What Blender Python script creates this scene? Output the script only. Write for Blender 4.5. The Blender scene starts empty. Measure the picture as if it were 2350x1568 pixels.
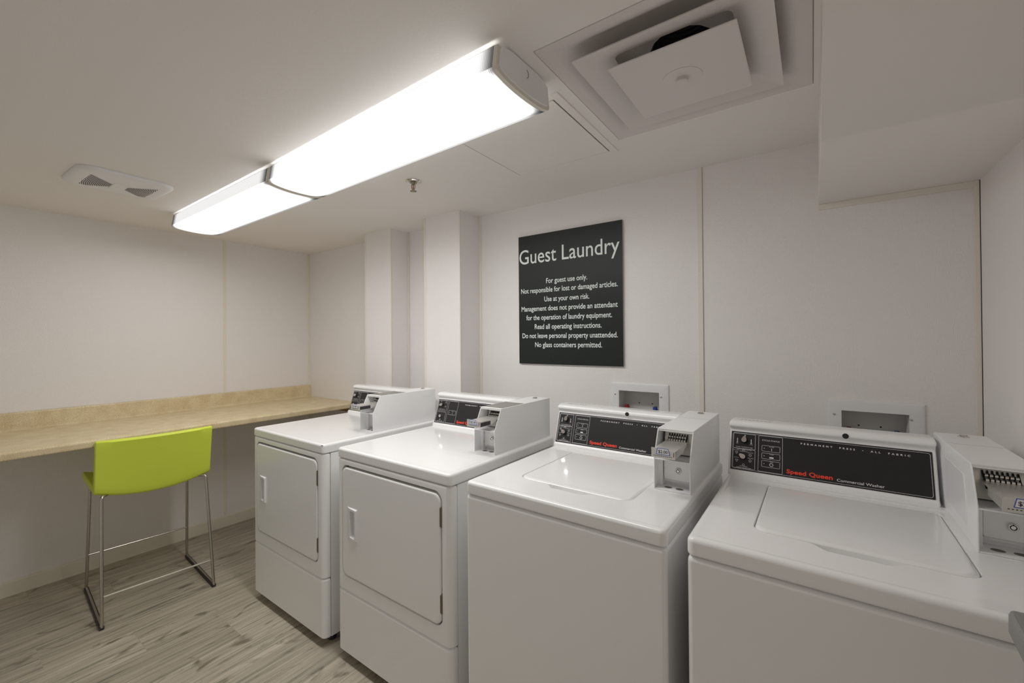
import bpy, bmesh, math
from mathutils import Vector, Matrix

# ------------------------------------------------------------------ camera, light level, exposure
S = bpy.context.scene
COL = S.collection
H = 2.1347                      # ceiling height
CAM = Vector((3.6014, -2.0273, 1.3800)); YAW, PITCH, ROLL, FPX = 0.6147, 0.0062, -0.0077, 977.76
fw = Vector((-math.sin(YAW)*math.cos(PITCH), math.cos(YAW)*math.cos(PITCH), math.sin(PITCH)))
rt = Vector((math.cos(YAW), math.sin(YAW), 0)); up = rt.cross(fw)
r2 = rt*math.cos(ROLL) + up*math.sin(ROLL); u2 = -rt*math.sin(ROLL) + up*math.cos(ROLL)
cd = bpy.data.cameras.new('camera'); cam = bpy.data.objects.new('camera', cd); COL.objects.link(cam)
cd.sensor_fit = 'HORIZONTAL'; cd.sensor_width = 36.0; cd.lens = 36.0*FPX/2350; cd.shift_y = -11.13/2350
cd.clip_start = 0.02
cam.matrix_world = Matrix(((r2.x, u2.x, -fw.x, CAM.x), (r2.y, u2.y, -fw.y, CAM.y), (r2.z, u2.z, -fw.z, CAM.z), (0, 0, 0, 1)))
S.camera = cam
W = bpy.data.worlds.new('world'); S.world = W; W.use_nodes = True
W.node_tree.nodes['Background'].inputs[0].default_value = (1.0, 0.97, 0.93, 1)
W.node_tree.nodes['Background'].inputs[1].default_value = 0.21    # ambient fill, added to brighten the room through its open front
S.view_settings.view_transform = 'Standard'; S.view_settings.look = 'None'
S.view_settings.gamma = 1.0; S.view_settings.use_curve_mapping = False
S.view_settings.exposure = 0.62
LAMP = 6.0                      # radiance of the fluorescent lenses
S.cycles.max_bounces = 12; S.cycles.diffuse_bounces = 8; S.cycles.glossy_bounces = 6

# ------------------------------------------------------------------ materials
def mat(name, color, rough=0.5, metal=0.0, spec=0.5, noise=0.0, nscale=30.0, bump=0.0, bscale=200.0, bdist=0.001, stretch=(1, 1, 1), coat=0.0, obj=False):
    m = bpy.data.materials.new(name); m.use_nodes = True
    nt = m.node_tree; b = nt.nodes['Principled BSDF']
    b.inputs['Base Color'].default_value = (*color, 1); b.inputs['Roughness'].default_value = rough
    b.inputs['Metallic'].default_value = metal; b.inputs['Specular IOR Level'].default_value = spec
    if coat:
        b.inputs['Coat Weight'].default_value = coat; b.inputs['Coat Roughness'].default_value = 0.06
    tc = nt.nodes.new('ShaderNodeTexCoord'); mp = nt.nodes.new('ShaderNodeMapping'); mp.inputs['Scale'].default_value = stretch
    nt.links.new(tc.outputs['Object'], mp.inputs['Vector'])
    n = nt.nodes.new('ShaderNodeTexNoise'); n.inputs['Scale'].default_value = nscale; n.inputs['Detail'].default_value = 3
    nt.links.new(mp.outputs[0], n.inputs['Vector'])
    r = nt.nodes.new('ShaderNodeMapRange'); k = noise if noise else 0.02
    r.inputs['To Min'].default_value = max(rough*(1-k), 0.02); r.inputs['To Max'].default_value = min(rough*(1+k), 1)
    nt.links.new(n.outputs['Fac'], r.inputs['Value']); nt.links.new(r.outputs[0], b.inputs['Roughness'])
    if bump:
        n2 = nt.nodes.new('ShaderNodeTexNoise'); n2.inputs['Scale'].default_value = bscale; n2.inputs['Detail'].default_value = 2
        nt.links.new(mp.outputs[0], n2.inputs['Vector'])
        bp = nt.nodes.new('ShaderNodeBump'); bp.inputs['Strength'].default_value = bump; bp.inputs['Distance'].default_value = bdist
        nt.links.new(n2.outputs['Fac'], bp.inputs['Height']); nt.links.new(bp.outputs[0], b.inputs['Normal'])
    return m

M = {}
M['wall'] = mat('frp_wall_panel', (0.85, 0.825, 0.815), 0.30, spec=0.5, bump=1.0, bscale=360, bdist=0.0014, stretch=(1, 1, 0.42))
M['wall_smooth'] = mat('painted_wall', (0.85, 0.825, 0.815), 0.45, spec=0.4, bump=0.4, bscale=160)
M['ceiling'] = mat('ceiling_paint', (0.83, 0.805, 0.775), 0.75, spec=0.3, bump=0.25, bscale=90)
M['trim'] = mat('cream_trim', (0.80, 0.76, 0.68), 0.4)
M['base'] = mat('vinyl_base', (0.76, 0.72, 0.61), 0.5)
M['enamel'] = mat('white_enamel', (0.89, 0.89, 0.89), 0.22, spec=0.5, coat=0.35)
M['enamel2'] = mat('white_painted_steel', (0.87, 0.875, 0.88), 0.35, spec=0.5)
M['plastic_w'] = mat('white_plastic', (0.80, 0.80, 0.81), 0.35)
M['vent'] = mat('diffuser_paint', (0.70, 0.665, 0.645), 0.4)
M['dark'] = mat('dark_gap', (0.03, 0.03, 0.028), 0.8)
M['panel_black'] = mat('black_panel', (0.018, 0.017, 0.017), 0.45, spec=0.4)
M['ink_white'] = mat('white_ink', (0.80, 0.80, 0.80), 0.6)
M['ink_red'] = mat('red_ink', (0.85, 0.055, 0.025), 0.6)
M['ink_black'] = mat('black_ink', (0.02, 0.02, 0.02), 0.7)
M['ink_blue'] = mat('blue_ink', (0.05, 0.09, 0.42), 0.6)
M['paper'] = mat('card', (0.80, 0.80, 0.82), 0.6)
M['steel'] = mat('brushed_steel', (0.74, 0.72, 0.68), 0.36, 0.75, noise=0.25, nscale=80, stretch=(1, 1, 12))
M['galv'] = mat('galvanised_plate', (0.74, 0.74, 0.73), 0.42, 0.6, noise=0.3, nscale=25)
M['chrome'] = mat('chrome', (0.72, 0.70, 0.67), 0.12, 1.0)
M['tube'] = mat('nickel_tube', (0.52, 0.49, 0.44), 0.22, 1.0)
M['brass_dull'] = mat('aged_metal', (0.30, 0.27, 0.20), 0.4, 0.8)
M['hinge'] = mat('hinge_metal', (0.20, 0.17, 0.13), 0.5, 0.6)
M['bar'] = mat('polished_bar', (0.75, 0.73, 0.70), 0.27, 1.0)
M['rubber'] = mat('black_rubber', (0.035, 0.03, 0.032), 0.6)
M['lime'] = mat('lime_plastic', (0.72, 0.85, 0.085), 0.5, spec=0.35)
M['grey_label'] = mat('grey_label', (0.23, 0.22, 0.20), 0.4, noise=0.4, nscale=120, stretch=(1, 8, 1))
M['greyplastic'] = mat('grey_plastic', (0.27, 0.265, 0.26), 0.45)
M['boxgrey'] = mat('valve_box_plastic', (0.62, 0.62, 0.60), 0.5)
M['red'] = mat('red_handle', (0.42, 0.03, 0.02), 0.45)
M['blue'] = mat('blue_handle', (0.02, 0.05, 0.33), 0.45)
M['wood'] = mat('bare_wood', (0.34, 0.20, 0.08), 0.7, noise=0.3)
M['sign'] = mat('sign_face', (0.016, 0.020, 0.017), 0.40, spec=0.32)
M['acrylic'] = mat('acrylic_edge', (0.42, 0.42, 0.40), 0.3)
M['sign_ink'] = mat('sign_lettering', (0.84, 0.90, 0.88), 0.55)
M['duct'] = mat('flex_duct', (0.06, 0.055, 0.055), 0.35, 0.4)
M['bulb'] = mat('sprinkler_bulb', (0.35, 0.02, 0.02), 0.15)

def counter_mat():
    m = mat('beige_laminate', (0.6, 0.5, 0.37), 0.38); nt = m.node_tree; b = nt.nodes['Principled BSDF']
    tc = nt.nodes.new('ShaderNodeTexCoord')
    a = nt.nodes.new('ShaderNodeTexNoise'); a.inputs['Scale'].default_value = 340; a.inputs['Detail'].default_value = 4
    c = nt.nodes.new('ShaderNodeTexNoise'); c.inputs['Scale'].default_value = 14; c.inputs['Detail'].default_value = 3
    for n in (a, c): nt.links.new(tc.outputs['Object'], n.inputs['Vector'])
    r = nt.nodes.new('ShaderNodeValToRGB'); e = r.color_ramp.elements
    e[0].position = 0.30; e[0].color = (0.50, 0.40, 0.26, 1); e[1].position = 0.68; e[1].color = (0.88, 0.79, 0.58, 1)
    k = e.new(0.44); k.color = (0.70, 0.585, 0.365, 1); k = e.new(0.56); k.color = (0.80, 0.69, 0.455, 1)
    nt.links.new(a.outputs['Fac'], r.inputs['Fac'])
    r2_ = nt.nodes.new('ShaderNodeValToRGB'); e = r2_.color_ramp.elements
    e[0].position = 0.35; e[0].color = (0.88, 0.84, 0.78, 1); e[1].position = 0.65; e[1].color = (1.0, 1.0, 1.0, 1)
    nt.links.new(c.outputs['Fac'], r2_.inputs['Fac'])
    x = nt.nodes.new('ShaderNodeMix'); x.data_type = 'RGBA'; x.blend_type = 'MULTIPLY'; x.inputs[0].default_value = 1
    nt.links.new(r.outputs[0], x.inputs[6]); nt.links.new(r2_.outputs[0], x.inputs[7]); nt.links.new(x.outputs[2], b.inputs['Base Color'])
    return m
M['counter'] = counter_mat()

def floor_mat():
    m = mat('wood_look_plank', (0.35, 0.32, 0.28), 0.42); nt = m.node_tree; b = nt.nodes['Principled BSDF']; N = nt.nodes; L = nt.links
    def math_(op, a, c=None, d=None):
        n = N.new('ShaderNodeMath'); n.operation = op
        for i, v in enumerate((a, c, d)):
            if v is None: continue
            if isinstance(v, (int, float)): n.inputs[i].default_value = v
            else: L.new(v, n.inputs[i])
        return n.outputs[0]
    tc = N.new('ShaderNodeTexCoord'); sp = N.new('ShaderNodeSeparateXYZ'); L.new(tc.outputs['Object'], sp.inputs[0])
    X, Y = sp.outputs[0], sp.outputs[1]
    px = math_('DIVIDE', math_('ADD', X, 0.905), 0.2308)             # plank boundaries at x = 1.865 + k * 0.2308
    ix = math_('FLOOR', px); fx = math_('FRACT', px)
    # ends step by 0.285 from plank to plank, planks are 0.9 long
    py = math_('DIVIDE', math_('ADD', math_('ADD', Y, 10.0), math_('MULTIPLY', ix, -0.285)), 0.9)
    py = math_('ADD', py, 0.99)
    iy = math_('FLOOR', py); fy = math_('FRACT', py)
    cid = N.new('ShaderNodeCombineXYZ'); L.new(ix, cid.inputs[0]); L.new(iy, cid.inputs[1])
    wn = N.new('ShaderNodeTexWhiteNoise'); wn.noise_dimensions = '2D'; L.new(cid.outputs[0], wn.inputs['Vector'])
    off = math_('MULTIPLY', wn.outputs['Value'], 37.0)
    def grain(sx, sy, scale, detail, dist):
        c = N.new('ShaderNodeCombineXYZ'); L.new(math_('MULTIPLY', X, sx), c.inputs[0]); L.new(math_('MULTIPLY', Y, sy), c.inputs[1]); L.new(off, c.inputs[2])
        n = N.new('ShaderNodeTexNoise'); n.inputs['Scale'].default_value = scale; n.inputs['Detail'].default_value = detail; n.inputs['Distortion'].default_value = dist
        L.new(c.outputs[0], n.inputs['Vector']); return n.outputs['Fac']
    g1 = grain(46, 1.7, 1.0, 7, .9); g2 = grain(190, 5, 1.0, 4, 0.4); g3 = grain(10, 4.5, 1.0, 4, 1.6)
    ramp = N.new('ShaderNodeValToRGB'); e = ramp.color_ramp.elements
    e[0].position = 0.34; e[0].color = (0.17, 0.188, 0.145, 1); e[1].position = 0.66; e[1].color = (0.60, 0.525, 0.435, 1)
    k = e.new(0.46); k.color = (0.40, 0.355, 0.285, 1); k = e.new(0.56); k.color = (0.50, 0.45, 0.365, 1)
    mixv = math_('ADD', math_('MULTIPLY', g1, 0.55), math_('MULTIPLY', g2, 0.45)); L.new(mixv, ramp.inputs['Fac'])
    kn = N.new('ShaderNodeValToRGB'); e = kn.color_ramp.elements; e[0].position = 0.29; e[0].color = (0.45, 0.43, 0.40, 1); e[1].position = 0.42; e[1].color = (1, 1, 1, 1)
    L.new(g3, kn.inputs['Fac'])
    x1 = N.new('ShaderNodeMix'); x1.data_type = 'RGBA'; x1.blend_type = 'MULTIPLY'; x1.inputs[0].default_value = 1
    L.new(ramp.outputs[0], x1.inputs[6]); L.new(kn.outputs[0], x1.inputs[7])
    tone = N.new('ShaderNodeMapRange'); tone.inputs['To Min'].default_value = 0.88; tone.inputs['To Max'].default_value = 1.10; L.new(wn.outputs['Value'], tone.inputs['Value'])
    x2 = N.new('ShaderNodeMix'); x2.data_type = 'RGBA'; x2.blend_type = 'MULTIPLY'; x2.inputs[0].default_value = 1
    L.new(x1.outputs[2], x2.inputs[6]); L.new(tone.outputs[0], x2.inputs[7])
    dx = math_('MULTIPLY', math_('MINIMUM', fx, math_('SUBTRACT', 1.0, fx)), 0.2308)
    dy = math_('MULTIPLY', math_('MINIMUM', fy, math_('SUBTRACT', 1.0, fy)), 0.9)
    joint = math_('LESS_THAN', math_('MINIMUM', dx, dy), 0.0011)
    x3 = N.new('ShaderNodeMix'); x3.data_type = 'RGBA'; L.new(joint, x3.inputs[0]); L.new(x2.outputs[2], x3.inputs[6]); x3.inputs[7].default_value = (0.40, 0.35, 0.25, 1)
    L.new(x3.outputs[2], b.inputs['Base Color'])
    bp = N.new('ShaderNodeBump'); bp.inputs['Strength'].default_value = 0.25; bp.inputs['Distance'].default_value = 0.001
    L.new(math_('SUBTRACT', g2, joint), bp.inputs['Height']); L.new(bp.outputs[0], b.inputs['Normal'])
    return m
M['floor'] = floor_mat()

def lens_mat(P, length):
    # prismatic acrylic lens of a lit fluorescent wrap light: rib shading and a lopsided dimming towards rim and ends are painted into the emission
    m = bpy.data.materials.new('lit_prismatic_lens'); m.use_nodes = True; nt = m.node_tree; N = nt.nodes; L = nt.links
    N.remove(N['Principled BSDF'])
    def math_(op, a, c=None):
        n = N.new('ShaderNodeMath'); n.operation = op
        for i, v in enumerate((a, c)):
            if v is None: continue
            if isinstance(v, (int, float)): n.inputs[i].default_value = v
            else: L.new(v, n.inputs[i])
        return n.outputs[0]
    def ramp(v, a, b, c, d):
        r = N.new('ShaderNodeMapRange'); r.interpolation_type = 'SMOOTHSTEP'
        for k, q in zip(('From Min', 'From Max', 'To Min', 'To Max'), (a, b, c, d)): r.inputs[k].default_value = q
        L.new(v, r.inputs['Value']); return r.outputs[0]
    em = N.new('ShaderNodeEmission'); em.inputs['Color'].default_value = (1.0, 0.985, 0.965, 1)
    tc = N.new('ShaderNodeTexCoord'); sp = N.new('ShaderNodeSeparateXYZ'); L.new(tc.outputs['Object'], sp.inputs[0])
    wv = N.new('ShaderNodeTexWave'); wv.inputs['Scale'].default_value = 58; wv.bands_direction = 'X'; L.new(tc.outputs['Object'], wv.inputs['Vector'])
    v = sp.outputs[1]; wing = math_('GREATER_THAN', sp.outputs[2], -.0706)            # upright sides of the lens
    rim = math_('MULTIPLY', ramp(v, .030, .108, 1.0, .040), ramp(math_('MULTIPLY', v, -1.0), .095, .1265, 1.0, .25))
    rim = math_('ADD', math_('MULTIPLY', rim, math_('SUBTRACT', 1.0, wing)), math_('MULTIPLY', wing, .080))
    end = ramp(math_('MINIMUM', sp.outputs[0], math_('SUBTRACT', length, sp.outputs[0])), .010, .085, .06, 1.0)
    rib = ramp(wv.outputs['Fac'], 0.0, 1.0, .80, 1.2)
    L.new(math_('MULTIPLY', math_('MULTIPLY', math_('MULTIPLY', rim, end), rib), P), em.inputs['Strength'])
    L.new(em.outputs[0], N['Material Output'].inputs['Surface'])
    return m

# ------------------------------------------------------------------ mesh helpers
def nb(): return bmesh.new()
def obj(name, bm, m, parent=None, smooth=35, wn=True):
    bmesh.ops.recalc_face_normals(bm, faces=bm.faces[:])
    me = bpy.data.meshes.new(name); bm.to_mesh(me); bm.free()
    me.materials.append(M[m]); me.shade_smooth(); me.set_sharp_from_angle(angle=math.radians(smooth))
    o = bpy.data.objects.new(name, me); COL.objects.link(o)
    if parent: o.parent = parent
    if wn:
        w = o.modifiers.new('wn', 'WEIGHTED_NORMAL'); w.keep_sharp = True; w.weight = 90
    return o
def tag(o, label, cat, group=None):
    o['label'] = label; o['category'] = cat
    if group: o['group'] = group
    return o
def thing(name, label, cat, loc=(0, 0, 0), rz=0, group=None):
    o = bpy.data.objects.new(name, None); COL.objects.link(o); o.location = loc; o.rotation_euler = (0, 0, rz); o.empty_display_size = 0.05
    return tag(o, label, cat, group)
def struct(name, bm, m, parent=None, **k):
    o = obj(name, bm, m, parent, **k)
    if parent is None: o['kind'] = 'structure'
    return o
def copy_tree(o, parent=None):
    c = o.copy(); COL.objects.link(c); c.parent = parent
    for ch in list(o.children): copy_tree(ch, c)
    return c
def rr(x0, y0, x1, y1, r, n=5):
    if not isinstance(r, (tuple, list)): r = (r,)*4
    r = [max(q, 1e-4) for q in r]; P = []
    for (cx, cy, q, a0) in ((x0+r[0], y0+r[0], r[0], 180), (x1-r[1], y0+r[1], r[1], 270), (x1-r[2], y1-r[2], r[2], 0), (x0+r[3], y1-r[3], r[3], 90)):
        for i in range(n+1):
            a = math.radians(a0 + 90*i/n); P.append((cx+q*math.cos(a), cy+q*math.sin(a)))
    return P
def offset(P, d):
    # inset a counter-clockwise polygon by d along its vertex normals
    n = len(P); R = []
    for i in range(n):
        a, b, c = Vector(P[i-1]), Vector(P[i]), Vector(P[(i+1) % n])
        e1 = (b-a); e2 = (c-b)
        if e1.length < 1e-9: e1 = e2
        if e2.length < 1e-9: e2 = e1
        n1 = Vector((-e1.y, e1.x)).normalized(); n2 = Vector((-e2.y, e2.x)).normalized()
        m = (n1+n2); m = m/max(m.length_squared/2, 0.3) if m.length > 1e-6 else n1
        R.append((b.x+m.x*d, b.y+m.y*d))
    return R
def loop(bm, pts): return [bm.verts.new(p) for p in pts]
def bridge(bm, a, b, close=True, skip=()):
    n = len(a)
    for i in range(n if close else n-1):
        if i in skip: continue
        j = (i+1) % n
        try: bm.faces.new((a[i], a[j], b[j], b[i]))
        except ValueError: pass
def cap(bm, a): return bm.faces.new(a)
def fill(bm, *loops):
    ed = []
    for l in loops:
        for i in range(len(l)):
            v, w = l[i], l[(i+1) % len(l)]
            e = bm.edges.get((v, w)) or bm.edges.new((v, w)); ed.append(e)
    bmesh.ops.triangle_fill(bm, use_beauty=True, use_dissolve=False, edges=ed)
def loft(bm, loops, c0=True, c1=True):
    L_ = [loop(bm, l) for l in loops]
    for a, b in zip(L_, L_[1:]): bridge(bm, a, b)
    if c0: cap(bm, L_[0])
    if c1: cap(bm, L_[-1])
    return L_
def box(bm, x0, x1, y0, y1, z0, z1, bev=0.0, seg=2):
    g = bmesh.ops.create_cube(bm, size=1.0); vs = g['verts']
    for v in vs: v.co = Vector(((x0+x1)/2 + v.co.x*(x1-x0), (y0+y1)/2 + v.co.y*(y1-y0), (z0+z1)/2 + v.co.z*(z1-z0)))
    if bev:
        es = list({e for v in vs for e in v.link_edges})
        bmesh.ops.bevel(bm, geom=es, offset=bev, segments=seg, profile=0.5, affect='EDGES')
def prism(bm, P, axis, a0, a1, ch=0.0):
    def p3(q, a): return {'x': (a, q[0], q[1]), 'y': (q[0], a, q[1]), 'z': (q[0], q[1], a)}[axis]
    area = sum(P[i-1][0]*P[i][1]-P[i][0]*P[i-1][1] for i in range(len(P)))
    if area < 0: P = P[::-1]
    if ch:
        Q = offset(P, ch); s = 1 if a1 > a0 else -1
        loft(bm, [[p3(q, a0) for q in Q], [p3(q, a0+s*ch) for q in P], [p3(q, a1-s*ch) for q in P], [p3(q, a1) for q in Q]])
    else:
        loft(bm, [[p3(q, a0) for q in P], [p3(q, a1) for q in P]])
def fillet(pts, r, n=5):
    P = [Vector(p) for p in pts]; R = [P[0]]
    for i in range(1, len(P)-1):
        a, b, c = P[i-1], P[i], P[i+1]; d1 = (a-b).normalized(); d2 = (c-b).normalized(); q = min(r, (a-b).length*0.49, (c-b).length*0.49)
        s, e = b+d1*q, b+d2*q
        for k in range(n+1):
            t = k/n; R.append((s*(1-t)+b*t)*(1-t) + (b*(1-t)+e*t)*t)
    R.append(P[-1]); return R
def tube(bm, pts, r, n=10, caps=True):
    P = [Vector(p) for p in pts]; rings = []; nrm = None
    for i, p in enumerate(P):
        t = (P[min(i+1, len(P)-1)]-P[max(i-1, 0)]).normalized()
        if nrm is None:
            nrm = t.orthogonal().normalized()
        nrm = (nrm - t*nrm.dot(t)).normalized(); b = t.cross(nrm)
        rings.append(loop(bm, [p + (nrm*math.cos(2*math.pi*k/n)+b*math.sin(2*math.pi*k/n))*r for k in range(n)]))
    for a, b in zip(rings, rings[1:]): bridge(bm, a, b)
    if caps: cap(bm, rings[0]); cap(bm, rings[-1])
def cyl(bm, p0, p1, r0, r1=None, n=20): 
    r1 = r0 if r1 is None else r1
    p0, p1 = Vector(p0), Vector(p1); t = (p1-p0).normalized(); a = t.orthogonal().normalized(); b = t.cross(a)
    L_ = [loop(bm, [p + (a*math.cos(2*math.pi*k/n)+b*math.sin(2*math.pi*k/n))*r for k in range(n)]) for p, r in ((p0, r0), (p1, r1))]
    bridge(bm, *L_); cap(bm, L_[0]); cap(bm, L_[1])
def lathe(bm, prof, c=(0, 0, 0), n=28, axis='z'):
    rings = []
    for r, z in prof:
        pts = []
        for k in range(n):
            a = 2*math.pi*k/n; q = (r*math.cos(a), r*math.sin(a), z)
            q = {'z': q, 'y': (q[0], q[2], q[1]), 'x': (q[2], q[0], q[1])}[axis]
            pts.append((c[0]+q[0], c[1]+q[1], c[2]+q[2]))
        rings.append(loop(bm, pts))
    for a, b in zip(rings, rings[1:]): bridge(bm, a, b)
    cap(bm, rings[0]); cap(bm, rings[-1])

def text_mesh(name, body, m, parent, fit, place, spacing=1.0, bold=0.0, extrude=0.0):
    """lettering as a mesh. fit = (a0, a1, b0, cap height), in the plane of the sign; place(a, b, n) -> 3D point"""
    c = bpy.data.curves.new(name, 'FONT'); c.body = body; c.space_character = spacing; c.offset = bold; c.resolution_u = 4; c.fill_mode = 'FRONT'
    t = bpy.data.objects.new(name, c); COL.objects.link(t)
    dg = bpy.context.evaluated_depsgraph_get(); me = bpy.data.meshes.new_from_object(t.evaluated_get(dg))
    bpy.data.objects.remove(t); bpy.data.curves.remove(c)
    xs = [v.co.x for v in me.vertices]; x0, x1 = min(xs), max(xs)
    a0, a1, b0, hc = fit; sx = (a1-a0)/(x1-x0); sy = hc/0.729                     # cap height of the built-in face
    for v in me.vertices: v.co = Vector(place(a0+(v.co.x-x0)*sx, b0+v.co.y*sy, extrude))
    me.materials.clear(); me.materials.append(M[m])
    o = bpy.data.objects.new(name, me); COL.objects.link(o); o.parent = parent
    return o

# ------------------------------------------------------------------ the room
XR, YF = 4.0535, -2.75
XS, ZS = 3.6248, 1.8907                                          # soffit: left face, underside
bm = nb(); cap(bm, loop(bm, [(-.1, YF-.1, 0), (XR+.1, YF-.1, 0), (XR+.1, .15, 0), (-.1, .15, 0)])); struct('floor', bm, 'floor')
DX0, DX1, DY0, DY1 = 3.008, 3.611, -1.083, -.468                 # air diffuser opening
bm = nb(); o_ = loop(bm, [(-.1, YF-.1, H), (XR+.1, YF-.1, H), (XR+.1, .15, H), (-.1, .15, H)]); h_ = loop(bm, [(DX0, DY0, H), (DX1, DY0, H), (DX1, DY1, H), (DX0, DY1, H)])
fill(bm, o_, h_); struct('ceiling', bm, 'ceiling')
bm = nb(); box(bm, -.1, 0, YF-.1, .1, 0, H+.05); struct('wall_left', bm, 'wall')
bm = nb(); box(bm, XR, XR+.1, YF-.1, .1, 0, H+.05); struct('wall_right', bm, 'wall_smooth')
bm = nb(); box(bm, 2.75, XR+.1, YF-.1, YF, 0, H+.05); struct('wall_front', bm, 'wall')   # unseen; sized to keep the added fill off the corner washer, rest left open
VB = [(2.8166, 3.0137, .99, 1.1257), (3.6855, 3.8760, .97, 1.1050)]   # openings of the two valve boxes
bm = nb(); o_ = loop(bm, [(-.1, 0, 0), (XR+.1, 0, 0), (XR+.1, 0, H+.05), (-.1, 0, H+.05)])
hs = [loop(bm, [(a, 0, c), (b, 0, c), (b, 0, d), (a, 0, d)]) for a, b, c, d in VB]
fill(bm, o_, *hs)
b_ = loop(bm, [(-.1, .12, 0), (XR+.1, .12, 0), (XR+.1, .12, H+.05), (-.1, .12, H+.05)]); bridge(bm, o_, b_); cap(bm, b_)
struct('wall_back', bm, 'wall')
# boxed-in pipe chases on the back wall, each with corner beads
def pillar(x0, x1, d):
    bm = nb(); box(bm, x0, x1, -d, .001, 0, H); p = struct('pillar', bm, 'wall')
    bm = nb(); box(bm, x0-.002, x0+.013, -d-.0025, -d+.001, 0, H, .0008, 1); obj('edge_strip', bm, 'trim', p)
    bm = nb(); box(bm, x1-.006, x1+.002, -d-.002, -d+.006, 0, H, .001, 1); obj('corner_bead', bm, 'trim', p)
    bm = nb(); box(bm, x1, x1+.012, -.006, -.001, 0, H, .001, 1); obj('edge_strip', bm, 'trim', p)
pillar(1.000, 1.281, .150); pillar(1.636, 1.931, .180)
# soffit over the nearest washer: level underside at the wall, then rising towards the room
bm = nb(); prism(bm, [(.001, ZS), (-.650, ZS), (-1.035, H), (.001, H)], 'x', XS, XR+.01); so = struct('soffit', bm, 'ceiling')
n_ = [0]
def trim(x0, x1, y0, y1, z0, z1, m='trim', bev=.0015):
    n_[0] += 1; bm = nb(); box(bm, x0, x1, y0, y1, z0, z1, bev, 2); struct('trim_%d' % n_[0], bm, m)
trim(3.1865, 3.2075, -.005, .001, 0, H)                          # joint strip on the back wall
trim(3.2075, 3.2081, -.0012, .001, 0, H, 'dark', .0001)
trim(1.934, 1.947, -.005, .001, 0, H)
trim(XR-.0145, XR-.001, -.006, .001, 0, ZS)                      # right corner
trim(XR-.0006, XR+.0006, -.0080, .0, 0, ZS, 'dark', .0002)
trim(XS, XR-.014, -.005, .001, ZS-.022, ZS)                      # under the soffit
trim(-.001, .004, -.669, -.651, 0, H)                            # joint strip on the left wall
trim(-.001, .012, -.012, .001, 0, H)                             # left corner
bm = nb(); prism(bm, [(-.001, 0), (.012, 0), (.012, .068), (.006, .0804), (-.001, .0804)], 'y', YF, 0); struct('baseboard_left', bm, 'base')
bm = nb(); prism(bm, [(.001, 0), (-.012, 0), (-.012, .068), (-.006, .0804), (.001, .0804)], 'x', 0.01, 1.0); struct('baseboard_back', bm, 'base')

# ------------------------------------------------------------------ ceiling: lights, vents, sprinkler, hatch
def light(name_label, x0, y0, x1, y1, power):
    L_ = math.hypot(x1-x0, y1-y0); t = thing('ceiling_light', name_label, 'ceiling light', (x0, y0, H), math.atan2(y1-y0, x1-x0), 'fluorescent wrap lights in one line on the ceiling')
    hw = .126
    sec = [(-.117, -.012), (-hw, -.070)] + [(-hw*math.cos(math.pi*k/14), -.073-.020*math.sin(math.pi*k/14)) for k in range(1, 14)] + [(hw, -.070), (.117, -.012)]
    bm = nb(); A = loop(bm, [(.012, a, z) for a, z in sec]); B = loop(bm, [(L_-.012, a, z) for a, z in sec]); bridge(bm, A, B, close=False)
    M['lens'] = lens_mat(power, L_); obj('lens', bm, 'lens', t, 40, False)
    bm = nb(); prism(bm, [(-.105, -.001), (-.105, -.040), (-.085, -.058), (.085, -.058), (.105, -.040), (.105, -.001)], 'x', .020, L_-.020, .001); obj('housing', bm, 'enamel2', t)
    for e in (0, 1):
        bm = nb(); so_ = sec; cy = -.045
        inn = [(a*.93, cy+(z-cy)*.76) for a, z in sec]
        xa, xb = (0, .013) if e == 0 else (L_-.013, L_)
        lo = [loop(bm, [(x, a, z) for a, z in q]) for x, q in ((xa, sec), (xb, sec), (xb, inn), (xa, inn))]
        for i in range(4): bridge(bm, lo[i], lo[(i+1) % 4])
        obj('end_cap', bm, 'trim', t)
        bm = nb(); xa, xb = (-.004, .010) if e == 0 else (L_-.010, L_+.004)
        pl = [(-.108, -.022), (-.098, -.010), (-.060, -.003), (.060, -.003), (.098, -.010), (.108, -.020), (.1165, -.064)] + [(.1165*math.cos(math.pi*k/10), -.066-.0175*math.sin(math.pi*k/10)) for k in range(1, 10)] + [(-.1165, -.064)]
        prism(bm, pl, 'x', xa, xb, .001); ep = obj('end_plate', bm, 'enamel2', t)
        bm = nb(); xo = xa-.0004 if e == 0 else xb+.0004
        tube(bm, [(xo, .012*math.cos(a), -.030+.012*math.sin(a)) for a in [math.radians(-70+14*k) for k in range(11)]], .0006, 5); obj('knockout', bm, 'dark', ep)
    return t
light('long lit fluorescent light nearest the camera, its bare grey end plate facing the air diffuser', 1.718, -1.0225, 2.966, -1.0575, LAMP*2.05)
light('far fluorescent light, its end towards the left wall above the counter', .530, -1.012, 1.714, -1.0235, LAMP*1.2)

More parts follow.
